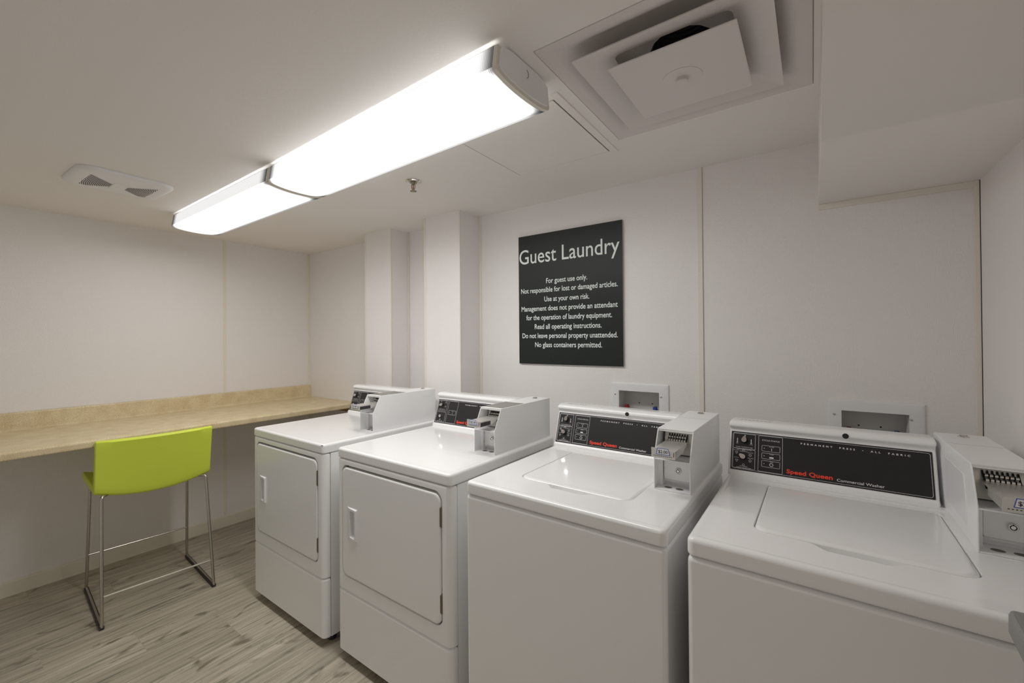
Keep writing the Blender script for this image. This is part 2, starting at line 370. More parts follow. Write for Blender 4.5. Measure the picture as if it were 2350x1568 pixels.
# square plaque air diffuser
t = thing('air_diffuser', 'large square white ceiling air diffuser with stepped plates beside the sloping soffit', 'air vent', ((DX0+DX1)/2, (DY0+DY1)/2, H))
hx, hy = (DX1-DX0)/2, (DY1-DY0)/2
bm = nb()
def sq(a, b, z, r=.004): return [(x, y, z) for x, y in rr(-a, -b, a, b, r, 4)]
A = loft(bm, [sq(hx+.012, hy+.012, .008), sq(hx-.0025, hy-.0025, .006), sq(hx-.0025, hy-.0025, -.0008), sq(hx-.022, hy-.022, -.0012, .006), sq(hx-.040, hy-.040, .004, .03), sq(hx-.075, hy-.075, .026, .07), sq(.190, .190, .044, .13), sq(.12, .12, .058, .119), sq(.085, .085, .062, .0845)], False, False)
C_ = loop(bm, [(x, y, .075) for x, y in rr(-.085, -.085, .085, .085, .0845, 4)]); bridge(bm, A[-1], C_)
obj('back_pan', bm, 'vent', t)
bm = nb()
for k in range(7): tube(bm, [(.083*math.cos(a), .083*math.sin(a), .075+k*.015) for a in [2*math.pi*j/32 for j in range(33)]], .0075, 6, False)
cyl(bm, (0, 0, .18), (0, 0, .185), .095); obj('duct', bm, 'duct', t)
bm = nb(); a, b = .230, .145
loft(bm, [sq(b, b, .018, .02), sq(a-.02, a-.02, -.004, .01), sq(a, a, -.012), sq(a, a, -.015), sq(a-.02, a-.02, -.008, .01), sq(b, b, .014, .02)], False, False); L1 = None
obj('louver_ring', bm, 'vent', t)
bm = nb(); a = .157
loft(bm, [sq(a-.03, a-.03, -.010, .01), sq(a, a, -.022), sq(a, a, -.0245), sq(a-.004, a-.004, -.026)]); pl = obj('plaque', bm, 'vent', t)
bm = nb(); lathe(bm, [(.053, -.0255), (.053, -.0270), (.049, -.0280), (.016, -.0280)], n=32); obj('centre_disc', bm, 'vent', pl)
bm = nb(); lathe(bm, [(.0155, -.027), (.016, -.036), (.0135, -.038)], n=24); obj('knob', bm, 'vent', pl)

# access hatch
HX0, HX1, HY0, HY1 = 2.513, 2.942, -.858, -.408
t = thing('access_hatch', 'flat square ceiling access panel between the light fixture and the air diffuser', 'access panel', ((HX0+HX1)/2, (HY0+HY1)/2, H))
hx, hy = (HX1-HX0)/2, (HY1-HY0)/2
bm = nb(); lo = [loop(bm, q) for q in (sq(hx+.030, hy+.030, -.0003, .002), sq(hx+.029, hy+.029, -.003, .002), sq(hx+.002, hy+.002, -.003, .002), sq(hx+.002, hy+.002, -.0004, .002))]
for p_, q_ in zip(lo, lo[1:]): bridge(bm, p_, q_)
obj('frame', bm, 'ceiling', t)
bm = nb(); box(bm, -hx-.002, hx+.002, -hy-.002, hy+.002, -.0008, -.0002); obj('gap', bm, 'dark', t)
bm = nb(); loft(bm, [sq(hx-.0020, hy-.0012, -.0006, .001), sq(hx-.0020, hy-.0012, -.0040, .001)]); obj('door', bm, 'ceiling', t)

# bathroom style exhaust fan cover
t = thing('exhaust_fan', 'oblong white ceiling exhaust fan cover with slotted grilles above the counter', 'exhaust fan', (.938, -1.452, H), math.radians(2))
bm = nb(); a, b = .160, .172
def rq(k, z, r=.06): return [(x, y, z) for x, y in rr(-a+k, -b+k, a-k, b-k, max(r-k, .01), 8)]
loft(bm, [rq(0, -.0005), rq(0, -.007), rq(.004, -.013), rq(.014, -.018), rq(.035, -.020), rq(.05, -.0185), rq(.06, -.018)]); cv = obj('cover', bm, 'plastic_w', t)
for s in (-1, 1):
    bm = nb()
    for k in range(18):
        yy = s*(.036+.0050*k); half = .026+.0048*k
        pts = [(half*q-.022, yy+s*(.018*(half/.108)**2)*(1-q*q)-s*.006, -.0178) for q in [-1+.25*j for j in range(9)]]
        P0 = loop(bm, [(x, y-.0015, z-.0006) for x, y, z in pts]); P1 = loop(bm, [(x, y+.0015, z-.0006) for x, y, z in pts]); bridge(bm, P0, P1, close=False)
    obj('grille', bm, 'dark', t)
bm = nb(); box(bm, -.075, .035, -.026, .026, -.0200, -.0170, .001); obj('centre_bar', bm, 'plastic_w', t)

# sprinkler
t = thing('sprinkler_head', 'small metal fire sprinkler head hanging from the ceiling beside the light', 'sprinkler', (2.059, -.645, H))
bm = nb(); lathe(bm, [(.020, -.001), (.036, -.0005), (.037, -.003), (.032, -.007), (.023, -.006), (.019, -.002)], n=32); obj('escutcheon', bm, 'chrome', t)
bm = nb(); lathe(bm, [(.019, -.0015), (.019, -.0025), (.010, -.003), (.009, -.016), (.003, -.017)], n=20); obj('body', bm, 'brass_dull', t)
bm = nb()
for s in (-1, 1): tube(bm, fillet([(s*.009, 0, -.010), (s*.012, 0, -.022), (s*.010, 0, -.034), (s*.003, 0, -.042)], .006), .0024, 8)
cyl(bm, (0, 0, -.040), (0, 0, -.046), .004); obj('frame_arms', bm, 'brass_dull', t)
bm = nb(); cyl(bm, (0, 0, -.016), (0, 0, -.040), .0022, n=10); obj('bulb', bm, 'bulb', t)
bm = nb(); cyl(bm, (0, 0, -.0455), (0, 0, -.0468), .008)
for k in range(14):
    a_ = 2*math.pi*k/14; d = Vector((math.cos(a_), math.sin(a_), 0)); n2 = Vector((-d.y, d.x, 0))
    q = [d*.007-n2*.0014, d*.0155-n2*.002, d*.0155+n2*.002, d*.007+n2*.0014]
    loft(bm, [[(v.x, v.y, -.0455-(.002 if v.length > .01 else 0)) for v in q], [(v.x, v.y, -.0468-(.002 if v.length > .01 else 0)) for v in q]])
obj('deflector', bm, 'brass_dull', t)

# ------------------------------------------------------------------ counter
ZC, XC_ = .898, .700
t = thing('worktop', 'long beige speckled laminate counter running along the left wall', 'counter', (0, -1.2, ZC))
bm = nb(); y0, y1 = YF+.01+1.2, 1.199
P = [(.001, -.038), (XC_-.010, -.038), (XC_-.003, -.035), (XC_, -.028), (XC_, -.012), (XC_-.003, -.005), (XC_-.011, -.0005), (XC_-.022, 0), (.040, 0), (.028, .002), (.021, .008), (.020, .014), (.001, .014)]
prism(bm, P, 'y', y0, y1); obj('counter_slab', bm, 'counter', t)
bm = nb(); P = [(.001, .0135), (.020, .0135), (.020, .090), (.017, .097), (.011, .100), (.001, .100)]; prism(bm, P, 'y', y0, y1, .001); obj('backsplash', bm, 'counter', t)
bm = nb(); box(bm, .045, XC_-.03, 1.160, 1.198, -.075, -.0385, .001); obj('wood_cleat', bm, 'wood', t)

# ------------------------------------------------------------------ bar stool
SA = -.0698
t = thing('bar_stool', 'lime green counter stool with a low curved back on slim metal sled legs', 'stool', (.56, -1.2455, 0), SA)
prof = [(-.250, .622), (-.262, .634), (-.264, .650), (-.255, .662), (-.10, .660), (.02, .656), (.090, .655), (.106, .660), (.113, .674), (.122, .715), (.142, .80), (.163, .878), (.168, .889), (.178, .894), (.190, .893), (.197, .884), (.190, .85), (.172, .75), (.157, .660), (.152, .636), (.143, .624), (.128, .619), (.0, .619), (-.12, .620)]
def stool_pt(u, z, v, k=1.0):
    q = max(0.0, 1-(v/.238)**2); lo = min(max((.80-z)/.16, 0), 1); hi = min(max((z-.64)/.25, 0), 1)
    return (u + .034*q*hi, v, z - .040*q*lo)
bm = nb(); cu, cz = .0, .70; st = []
for i in range(25):
    v = -.238 + .476*i/24
    st.append([stool_pt(u, z, v) for u, z in prof])
ins = offset(prof if sum(prof[i-1][0]*prof[i][1]-prof[i][0]*prof[i-1][1] for i in range(len(prof))) > 0 else prof, -.006)
ar = sum(prof[i-1][0]*prof[i][1]-prof[i][0]*prof[i-1][1] for i in range(len(prof)))
ins = offset(prof, .006 if ar > 0 else -.006); ins2 = offset(prof, .002 if ar > 0 else -.002)
st = [[stool_pt(u, z, -.243) for u, z in ins], [stool_pt(u, z, -.2415) for u, z in ins2]] + st + [[stool_pt(u, z, .2415) for u, z in ins2], [stool_pt(u, z, .243) for u, z in ins]]
Ls = loft(bm, st, False, False); fill(bm, Ls[0]); fill(bm, Ls[-1]); obj('seat_shell', bm, 'lime', t, 50)
FT = {}
for su, ub, ut in ((1, .258, .165), (-1, -.262, -.205)):
    for sv in (-1, 1):
        zt = .613
        um = ut-.065 if su > 0 else ut+.03; pts = [(ub, sv*.229, .014), (ut, sv*.218, zt), (um, sv*.160, .611), (um, 0, .592)]
        bm = nb(); tube(bm, fillet(pts, .018, 6), .0072, 12); obj('leg', bm, 'tube', t)
for sv in (-1, 1):
    bm = nb(); tube(bm, fillet([(.258-.0015, sv*.229, .020), (.260, sv*.229, .0125), (-.262, sv*.229, .0125), (-.2605, sv*.229, .020)], .006, 3), .0072, 10); rl = obj('foot_rail', bm, 'tube', t)
    bm = nb(); box(bm, -.266, .264, sv*.229-.0092, sv*.229+.0092, 0, .0180, .003); obj('glide', bm, 'rubber', rl)
bm = nb(); f_ = .145/.592; tube(bm, [(.258-.093*f_, -.2265, .145), (.258-.093*f_, .2265, .145)], .0048, 10); obj('stretcher', bm, 'bar', t)
bm = nb(); f_ = .200/.592; tube(bm, [(-.262+.057*f_, -.2255, .200), (-.262+.057*f_, .2255, .200)], .0048, 10); obj('footrest', bm, 'tube', t)

# ------------------------------------------------------------------ washers and dryers
ZT = .914; D = .711
def F(x, s, n=0.0):                                              # point on the sloping control face
    return (x, .5755+.316*s-.9487*n, .931+.9487*s+.316*n)
def outline(parent, name, a, m='ink_white', w=.0008):
    x0, s0, x1, s1, r = a; bm = nb()
    o1 = rr(x0, s0, x1, s1, r, 4); i1 = rr(x0+w, s0+w, x1-w, s1-w, max(r-w, .0005), 4)
    A = loop(bm, [F(x, s, .0022) for x, s in o1]); B = loop(bm, [F(x, s, .0022) for x, s in i1]); bridge(bm, A, B)
    return bm
def lines(parent, boxes, name='panel_outline'):
    bm = nb()
    for x0, s0, x1, s1, r in boxes:
        w = .0008; o1 = rr(x0, s0, x1, s1, r, 4); i1 = rr(x0+w, s0+w, x1-w, s1-w, max(r-w, .0004), 4)
        A = loop(bm, [F(x, s, .0022) for x, s in o1]); B = loop(bm, [F(x, s, .0022) for x, s in i1]); bridge(bm, A, B)
    return obj(name, bm, 'ink_white', parent, wn=False)
def knob(parent, x, s, r, ang):
    bm = nb(); n = 20
    def ring(q, h, tear): 
        P = []
        for k in range(n):
            a = 2*math.pi*k/n; d = q*(1+(tear*max(0, math.cos(a-ang))**6)); P.append(F(x+d*math.cos(a), s+d*math.sin(a), h))
        return P
    loft(bm, [ring(r, .002, .7), ring(r, .010, .7), ring(r*.94, .0125, .7), ring(r*.9, .013, .7)]); k_ = obj('knob', bm, 'chrome', parent)
    bm = nb(); loft(bm, [ring(r*1.16, .0018, 0), ring(r*1.16, .006, 0), ring(r*1.08, .0075, 0)]); obj('knob_base', bm, 'panel_black', parent)
def icon(parent, parts):
    for p in parts:
        bm = nb()
        if p[0] == 'bar': x0, s0, x1, s1 = p[1:]; cap(bm, loop(bm, [F(x0, s0, .0022), F(x1, s0, .0022), F(x1, s1, .0022), F(x0, s1, .0022)]))
        if p[0] == 'dot': x, s, r = p[1:]; cap(bm, loop(bm, [F(x+r*math.cos(2*math.pi*k/14), s+r*math.sin(2*math.pi*k/14), .0022) for k in range(14)]))
        if p[0] == 'ring':
            x, s, r, w = p[1:]; A = loop(bm, [F(x+r*math.cos(2*math.pi*k/18), s+r*math.sin(2*math.pi*k/18), .0022) for k in range(18)])
            B = loop(bm, [F(x+(r-w)*math.cos(2*math.pi*k/18), s+(r-w)*math.sin(2*math.pi*k/18), .0022) for k in range(18)]); bridge(bm, A, B)
        if p[0] == 'shirt':
            x, s, q = p[1:]; pl_ = [(-.5, -1), (.5, -1), (.5, .1), (.9, -.1), (1.1, .5), (.5, 1), (.25, .75), (-.25, .75), (-.5, 1), (-1.1, .5), (-.9, -.1), (-.5, .1)]
            A = loop(bm, [F(x+a*q, s+b*q, .0022) for a, b in pl_]); B = loop(bm, [F(x+a*q*.72, s+b*q*.72, .0022) for a, b in pl_]); bridge(bm, A, B)
        obj('printed_symbol', bm, 'ink_white', parent, wn=False)

def hood(root, wid, washer):
    bm = nb()
    P = [(.566, .9125), (.5665, .922), (.570, .9275), (.5755, .931), (.6162, 1.0535), (.6185, 1.0590), (.6165, 1.0645), (.6110, 1.0690), (.6075, 1.0740), (.6085, 1.0810), (.6140, 1.0865), (.624, 1.0895), (.645, 1.0905), (.690, 1.0885), (.700, 1.0860), (.7045, 1.079), (.7045, .9125)]
    ar = sum(P[i-1][0]*P[i][1]-P[i][0]*P[i-1][1] for i in range(len(P)))
    def off(d): return offset(P, d if ar > 0 else -d)
    X0, X1 = -.001, wid
    Ls = loft(bm, [[(X0, *q) for q in off(.006)], [(X0+.0015, *q) for q in off(.0025)], [(X0+.005, *q) for q in P], [(X1-.005, *q) for q in P], [(X1-.0015, *q) for q in off(.0025)], [(X1, *q) for q in off(.006)]], False, False)
    fill(bm, Ls[0]); fill(bm, Ls[-1])
    h = obj('control_panel', bm, 'enamel', root, 40)
    k = wid/.521
    bm = nb(); x0, x1, s1 = .006, wid-.009, .1285
    loft(bm, [[F(x, s, -.001) for x, s in rr(x0, 0, x1, s1, .002, 3)], [F(x, s, .0012) for x, s in rr(x0, 0, x1, s1, .002, 3)], [F(x, s, .0016) for x, s in rr(x0+.0004, .0004, x1-.0004, s1-.0004, .002, 3)]])
    fp = obj('face_plate', bm, 'panel_black', h)
    boxes = [(x0+.004, .004, x1-.004, s1-.004, .006)]
    if washer:
        boxes += [(.0125, .0065, .079, .0715, .003), (.0125, .0715, .079, .1225, .003), (.088, .0055, .157, .1225, .003), (.098, .072, .150, .0915, .003), (.098, .0475, .150, .067, .003), (.098, .0215, .150, .0425, .003)]
        lines(h, boxes); knob(h, .0455, .101, .0085, math.radians(80)); knob(h, .0435, .045, .0085, math.radians(145))
        sy = [('bar', .0655, .092, .0675, .106), ('dot', .0665, .0925, .0022), ('bar', .0235, .092, .0255, .106), ('dot', .0245, .0925, .0022), ('dot', .0475, .117, .002), ('bar', .0465, .112, .0485, .117),
              ('shirt', .0235, .057, .004), ('shirt', .0245, .031, .004), ('ring', .044, .067, .0035, .0008), ('ring', .0645, .0525, .004, .0009), ('ring', .0645, .034, .004, .0009), ('ring', .045, .0185, .0035, .0008),
              ('bar', .1255, .0755, .1270, .0835), ('bar', .120, .051, .132, .0555), ('ring', .126, .0305, .0055, .0014), ('dot', .105, .082, .0012), ('dot', .105, .0575, .0012), ('dot', .105, .032, .0012)]
        icon(h, sy)
        small = [('HOT', .021, .028, .0865, .0026), ('COLD', .062, .071, .0865, .0026), ('WASH TEMPERATURE', .020, .071, .0755, .0034), ('ENERGY SAVING CYCLES', .024, .068, .0672, .0022), ('PERM PRESS', .033, .056, .0615, .0025),
                 ('NORMAL', .0145, .030, .0635, .0024), ('DELICATE', .057, .0735, .0595, .0024), ('NORMAL', .0160, .031, .0395, .0024), ('DELICATE', .0575, .074, .0415, .0024), ('PERM PRESS', .034, .057, .0125, .0024), ('FABRIC SELECTION', .024, .068, .0075, .0030),
                 ('CYCLE STATUS', .0985, .1485, .106, .0048), ('IN USE', .1195, .1325, .0865, .0024), ('RINSE', .1205, .132, .0625, .0024), ('SPIN', .1215, .131, .0385, .0024)]
    else:
        boxes += [(.0125, .066, .079, .1225, .003), (.0125, .0065, .079, .060, .003), (.088, .0055, .157, .1225, .003), (.098, .050, .150, .0735, .003)]
        lines(h, boxes); knob(h, .040, .098, .0085, math.radians(200))
        bm = nb(); n = 18
        def rg(r, hh): return [F(.045+r*math.cos(2*math.pi*q/n), .037+r*math.sin(2*math.pi*q/n), hh) for q in range(n)]
        loft(bm, [rg(.008, .002), rg(.008, .009), rg(.0065, .011)]); obj('start_button', bm, 'chrome', h)
        icon(h, [('ring', .045, .019, .004, .0008), ('shirt', .030, .116, .003), ('shirt', .066, .111, .003), ('shirt', .066, .090, .0035), ('dot', .105, .062, .0012), ('bar', .1255, .0535, .1270, .0605), ('bar', .062, .1155, .070, .1165)])
        small = [('FABRIC SELECTOR', .024, .068, .072, .0034), ('PUSH TO START', .026, .066, .0105, .0028), ('IN USE', .1195, .1325, .0655, .0026)]
    for body, a, b, s, hc in small: text_mesh('lettering', body, 'ink_white', h, (a, b, s, hc), lambda p, q, n: F(p, q, .0022), 1.05)
    text_mesh('lettering', 'PERMANENT  PRESS  \u2022  ALL  FABRIC', 'ink_white', h, (.206, .466*k, .1085, .0052), lambda p, q, n: F(p, q, .0022), 1.9, .022)
    o = text_mesh('lettering', 'Speed Queen', 'ink_red', h, (.168, .287, .0125, .0128), lambda p, q, n: F(p, q, .0022), 1.04, .034); o['label'] = 'bold red lettering'
    text_mesh('lettering', 'Commercial Washer' if washer else 'Commercial Dryer', 'ink_white', h, (.297, .407, .0105, .0082), lambda p, q, n: F(p, q, .0022), 1.0, .004)
    if washer:
        bm = nb(); lathe(bm, [(.008, 0), (.008, .002), (.006, .003)], (.320, .6065, 1.0755), 18, 'y'); o = obj('plug', bm, 'panel_black', h)
    bm = nb()
    for i in range(8): box(bm, .030+.012*i, .037+.012*i, .646, .650, 1.0900, 1.0909)
    obj('vent_slots', bm, 'grey_label', h)
    return h

def coin_meter(root, x0, x1, ys, washer):
    """coin box: open sheet metal shell with the coin slide above and the cash vault below"""
    Z0 = .9138; side = [(.283, Z0), (.283, 1.008), (.328, 1.094), (.715, 1.094), (.715, Z0)]; T = .003
    bm = nb(); prism(bm, side, 'x', x0, x0+T, .0006); prism(bm, side, 'x', x1-T, x1, .0006)
    box(bm, x0+.0005, x1-.0005, .326, .7145, 1.0915, 1.0945, .0008); box(bm, x0+T, x1-T, .712, .7145, Z0, 1.092)
    box(bm, x0+T, x1-T, .2835, .712, Z0, .9165); box(bm, x0+T, x1-T, .2835, .400, 1.0055, 1.0085, .0006)
    box(bm, x0+T, x1-T, .335, .345, .928, .9345); box(bm, x0+T, x1-T, .345, .348, .9165, .930); box(bm, x0+T, x0+.016, .320, .345, .9165, 1.0055)
    box(bm, x0+.002, x1-.002, .3275, .3305, 1.086, 1.0925)
    sh = obj('coin_box', bm, 'enamel2', root)
    bm = nb(); box(bm, x0+T, x1-T, .395, .400, 1.008, 1.092); o = obj('back_plate', bm, 'greyplastic', sh)
    # mechanism plate
    a0, a1 = x0+.011, x1-.006
    bm = nb(); P = [(.352, 1.012), (.356, 1.012), (.378, 1.0900), (.374, 1.0900)]
    prism(bm, P, 'x', a0, a1, .0004); mp = obj('mechanism_plate', bm, 'steel', sh)
    for f_ in (.15, .5, .85):
        bm = nb(); cyl(bm, (a0+(a1-a0)*f_, .3705, 1.0790), (a0+(a1-a0)*f_, .3675, 1.0798), .0022, n=10); obj('rivet', bm, 'hinge', sh)
    s0, s1 = x0+.020, x0+.086
    bm = nb()
    for i in range(8):
        xx = s0+.006+.0078*i; P = [(.334, 1.040), (.338, 1.040), (.372, 1.0715), (.366, 1.0745)]; prism(bm, P, 'x', xx-.0013, xx+.0013)
    obj('coin_slots', bm, 'ink_black', sh)
    bm = nb()
    for i in range(7):
        xx = s0+.0099+.0078*i
        cyl(bm, (xx-.0026, .350, 1.0560), (xx+.0026, .350, 1.0560), .0042, n=12); cyl(bm, (xx-.0026, .357, 1.0650), (xx+.0026, .357, 1.0650), .0042, n=12)
    obj('coin_rollers', bm, 'chrome', sh)
    # slide, pushed out
    bm = nb(); box(bm, s0, s1, ys+.002, .352, 1.0515, 1.0545, .0005); box(bm, s0, s0+.002, ys+.001, .300, 1.034, 1.0525); prism(bm, [(ys+.001, 1.034), (.292, 1.034), (.345, 1.0525), (ys+.001, 1.0525)], 'x', s1-.002, s1)
    box(bm, s0-.001, s1+.001, ys, ys+.003, 1.0325, 1.0560, .0006)
    prism(bm, [(s0-.001, 1.0555), (s0+.016, 1.0555), (s0+.013, 1.0605), (s0-.001, 1.0605)], 'y', ys, ys+.003)
    sl = obj('coin_slide', bm, 'steel', sh)
    bm = nb()
    for i in range(10): box(bm, s0+.006+.0055*i, s0+.0085+.0055*i, ys-.0006, ys+.0002, 1.0378, 1.0394)
    box(bm, s1-.0040, s1-.0025, ys-.0006, ys+.0002, 1.040, 1.0525)
    obj('slide_notches', bm, 'ink_black', sh)
    bm = nb(); box(bm, s0+.006, s1-.0022, ys+.003, .330, 1.0495, 1.0512); obj('slide_underside', bm, 'greyplastic', sh)
    if not washer:
        bm = nb(); box(bm, s1-.0004, s1+.0008, ys+.006, .285, 1.0350, 1.0505, .0002); o = obj('slide_side', bm, 'rubber', sh); o['label'] = 'dark side opening of the coin slide'
    c0 = s0+.013; q = [(c0, 1.0430), (c0+.040, 1.0430), (c0+.035, 1.0620), (c0+.004, 1.0620)]
    bm = nb(); prism(bm, q, 'y', ys-.0014, ys-.0006); pc = obj('price_card', bm, 'paper', sh)
    bm = nb(); A = loop(bm, [(x, ys-.0017, z) for x, z in q]); qi = offset(q, .0016); B = loop(bm, [(x, ys-.0017, z) for x, z in qi]); bridge(bm, A, B); obj('card_border', bm, 'ink_blue', sh, wn=False)
    text_mesh('lettering', '$2.00', 'ink_black', sh, (c0+.0065, c0+.0335, 1.0477, .0092), lambda a, b, n: (a, ys-.0018, b), 1.0, .012)
    # vault
    bm = nb(); v0, v1 = x0+.018, x1-.005; prism(bm, rr(v0, .9355, v1, 1.003, .004, 3), 'y', .3285, .3345, .0008); vd = obj('vault_door', bm, 'galv', sh)
    cx_, cz_ = x0+.062, .967
    bm = nb(); lathe(bm, [(.0085, 0), (.0085, -.0050), (.0072, -.0062)], (cx_, .3285, cz_), 24, 'y'); obj('lock_cylinder', bm, 'chrome', sh)
    bm = nb(); pts = [(cx_+.0048*math.cos(a), .3219, cz_+.0048*math.sin(a)) for a in [2*math.pi*k/24 for k in range(25)]]; tube(bm, pts, .0009, 6, False); box(bm, cx_-.0008, cx_+.0008, .3212, .3226, cz_+.0045, cz_+.0072); obj('keyway', bm, 'ink_black', sh)
    bm = nb()
    for f_ in (.036, .070): 
        A = loop(bm, [(x0+f_+.0115*math.cos(2*math.pi*k/20), .310+.0085*math.sin(2*math.pi*k/20), .9168) for k in range(20)]); cap(bm, A)
    obj('bolt_holes', bm, 'hinge', sh, wn=False)
    # top lock and plates
    bm = nb(); lathe(bm, [(.0125, 0), (.0125, .0015), (.0095, .0045), (.006, .005)], ((x0+x1)/2, .668, 1.0945), 24); tl = obj('top_lock', bm, 'chrome', sh)
    bm = nb(); A = loop(bm, [((x0+x1)/2+.0078*math.cos(2*math.pi*k/16), .668+.0078*math.sin(2*math.pi*k/16), 1.1) for k in range(16)]); B = loop(bm, [((x0+x1)/2+.0066*math.cos(2*math.pi*k/16), .668+.0066*math.sin(2*math.pi*k/16), 1.1) for k in range(16)]); bridge(bm, A, B); obj('lock_ring', bm, 'ink_black', sh)
    bm = nb()
    if washer:
        box(bm, x0+.001, x1-.001, .5545, .5552, 1.0943, 1.0947); o = obj('cover_seam', bm, 'greyplastic', sh)
    else:
        box(bm, x0+.004, x1-.004, .340, .498, 1.0944, 1.0952, .0003); o = obj('instruction_plate', bm, 'grey_label', sh)
    if washer:
        bm = nb(); prism(bm, [(.352, .945), (.552, .945), (.572, 1.055), (.385, 1.055)], 'x', x0-.0012, x0+.0005, .0004); obj('side_panel', bm, 'plastic_w', sh)
    bm = nb(); box(bm, x1-.0002, x1+.0012, .610, .670, 1.060, 1.0625, .0004); obj('side_catch', bm, 'enamel2', sh)
    return sh

def feet(root, w):
    for x in (.05, w-.05):
        for y in (.07, D-.06):
            bm = nb(); lathe(bm, [(.019, 0), (.020, .004), (.012, .012), (.008, .018), (.008, .046)], (x, y, 0), 16); obj('foot', bm, 'rubber', root)

def top_loops(w, d0=0.0):
    def o(k, z): 
        r = .017
        return [(x, y, z) for x, y in rr(k, k, w-k, D-k, max(r-k, .004), 5)]
    return o

def washer():
    w = .651
    t = thing('washing_machine', '', 'washing machine', group='coin washers')
    bm = nb(); o = lambda k, z: [(x, y, z) for x, y in rr(k, k, w-k, D-k, max(.014-k, .003), 5)]
    loft(bm, [o(.004, .040), o(.001, .043), o(.001, .857), o(.0022, .8635), o(.006, .8683), o(.012, .8702)]); obj('cabinet', bm, 'enamel', t)
    o = top_loops(w); bm = nb()
    Ls = loft(bm, [o(.012, .872), o(.004, .8725), o(.0005, .8755), o(0, .880), o(0, .9030), o(.0010, .9078), o(.0035, .9115), (o(.0075, .9136)), o(.012, .9143), o(.016, .9142), o(.020, .9138), o(.024, .9132)], True, False)
    lx0, lx1, ly0, ly1 = .1236, .5089, .1358, .5143
    base = rr(lx0-.0035, ly0-.004, lx1+.0035, ly1+.004, (.036, .036, .016, .016), 7)
    # finger scoop in the front edge of the opening
    P = []
    n = len(base)
    for i in range(n):
        P.append(base[i]); a, b = base[i], base[(i+1) % n]
        if abs(a[1]-(ly0-.004)) < 1e-6 and abs(b[1]-(ly0-.004)) < 1e-6:
            for j in range(1, 40):
                x = a[0]+(b[0]-a[0])*j/40; f_ = 0
                e0, e1 = .232, .408; rmp = .040
                if e0 < x < e1: q = min((x-e0)/rmp, (e1-x)/rmp, 1); f_ = q*q*(3-2*q)
                P.append((x, a[1]-.027*f_))
    hole = loop(bm, [(x, y, .9132) for x, y in P])
    fill(bm, Ls[-1], hole)
    i1 = loop(bm, [(x, y, .9105) for x, y in offset(P, .0012)]); i2 = loop(bm, [(x, y, .897) for x, y in offset(P, .0040)]); bridge(bm, hole, i1); bridge(bm, i1, i2); fill(bm, i2)
    tp = obj('top_panel', bm, 'enamel', t, 32)
    bm = nb(); o = lambda k, z: [(x, y, z) for x, y in rr(lx0+k, ly0+k, lx1-k, ly1-k, (.031-k*.5, .031-k*.5, .013-k*.5, .013-k*.5), 7)]
    loft(bm, [o(.004, .8975), o(.0005, .900), o(0, .9085), o(.001, .9120), o(.004, .9146), o(.009, .9158), o(.014, .9160)]); obj('lid', bm, 'enamel', t, 32)
    bm = nb(); box(bm, .085, .545, .538, .5665, .912, .9165, .0018); obj('hinge_strip', bm, 'enamel', t)
    hood(t, .521, True); coin_meter(t, .530, .6385, .205, True); feet(t, w)
    return t

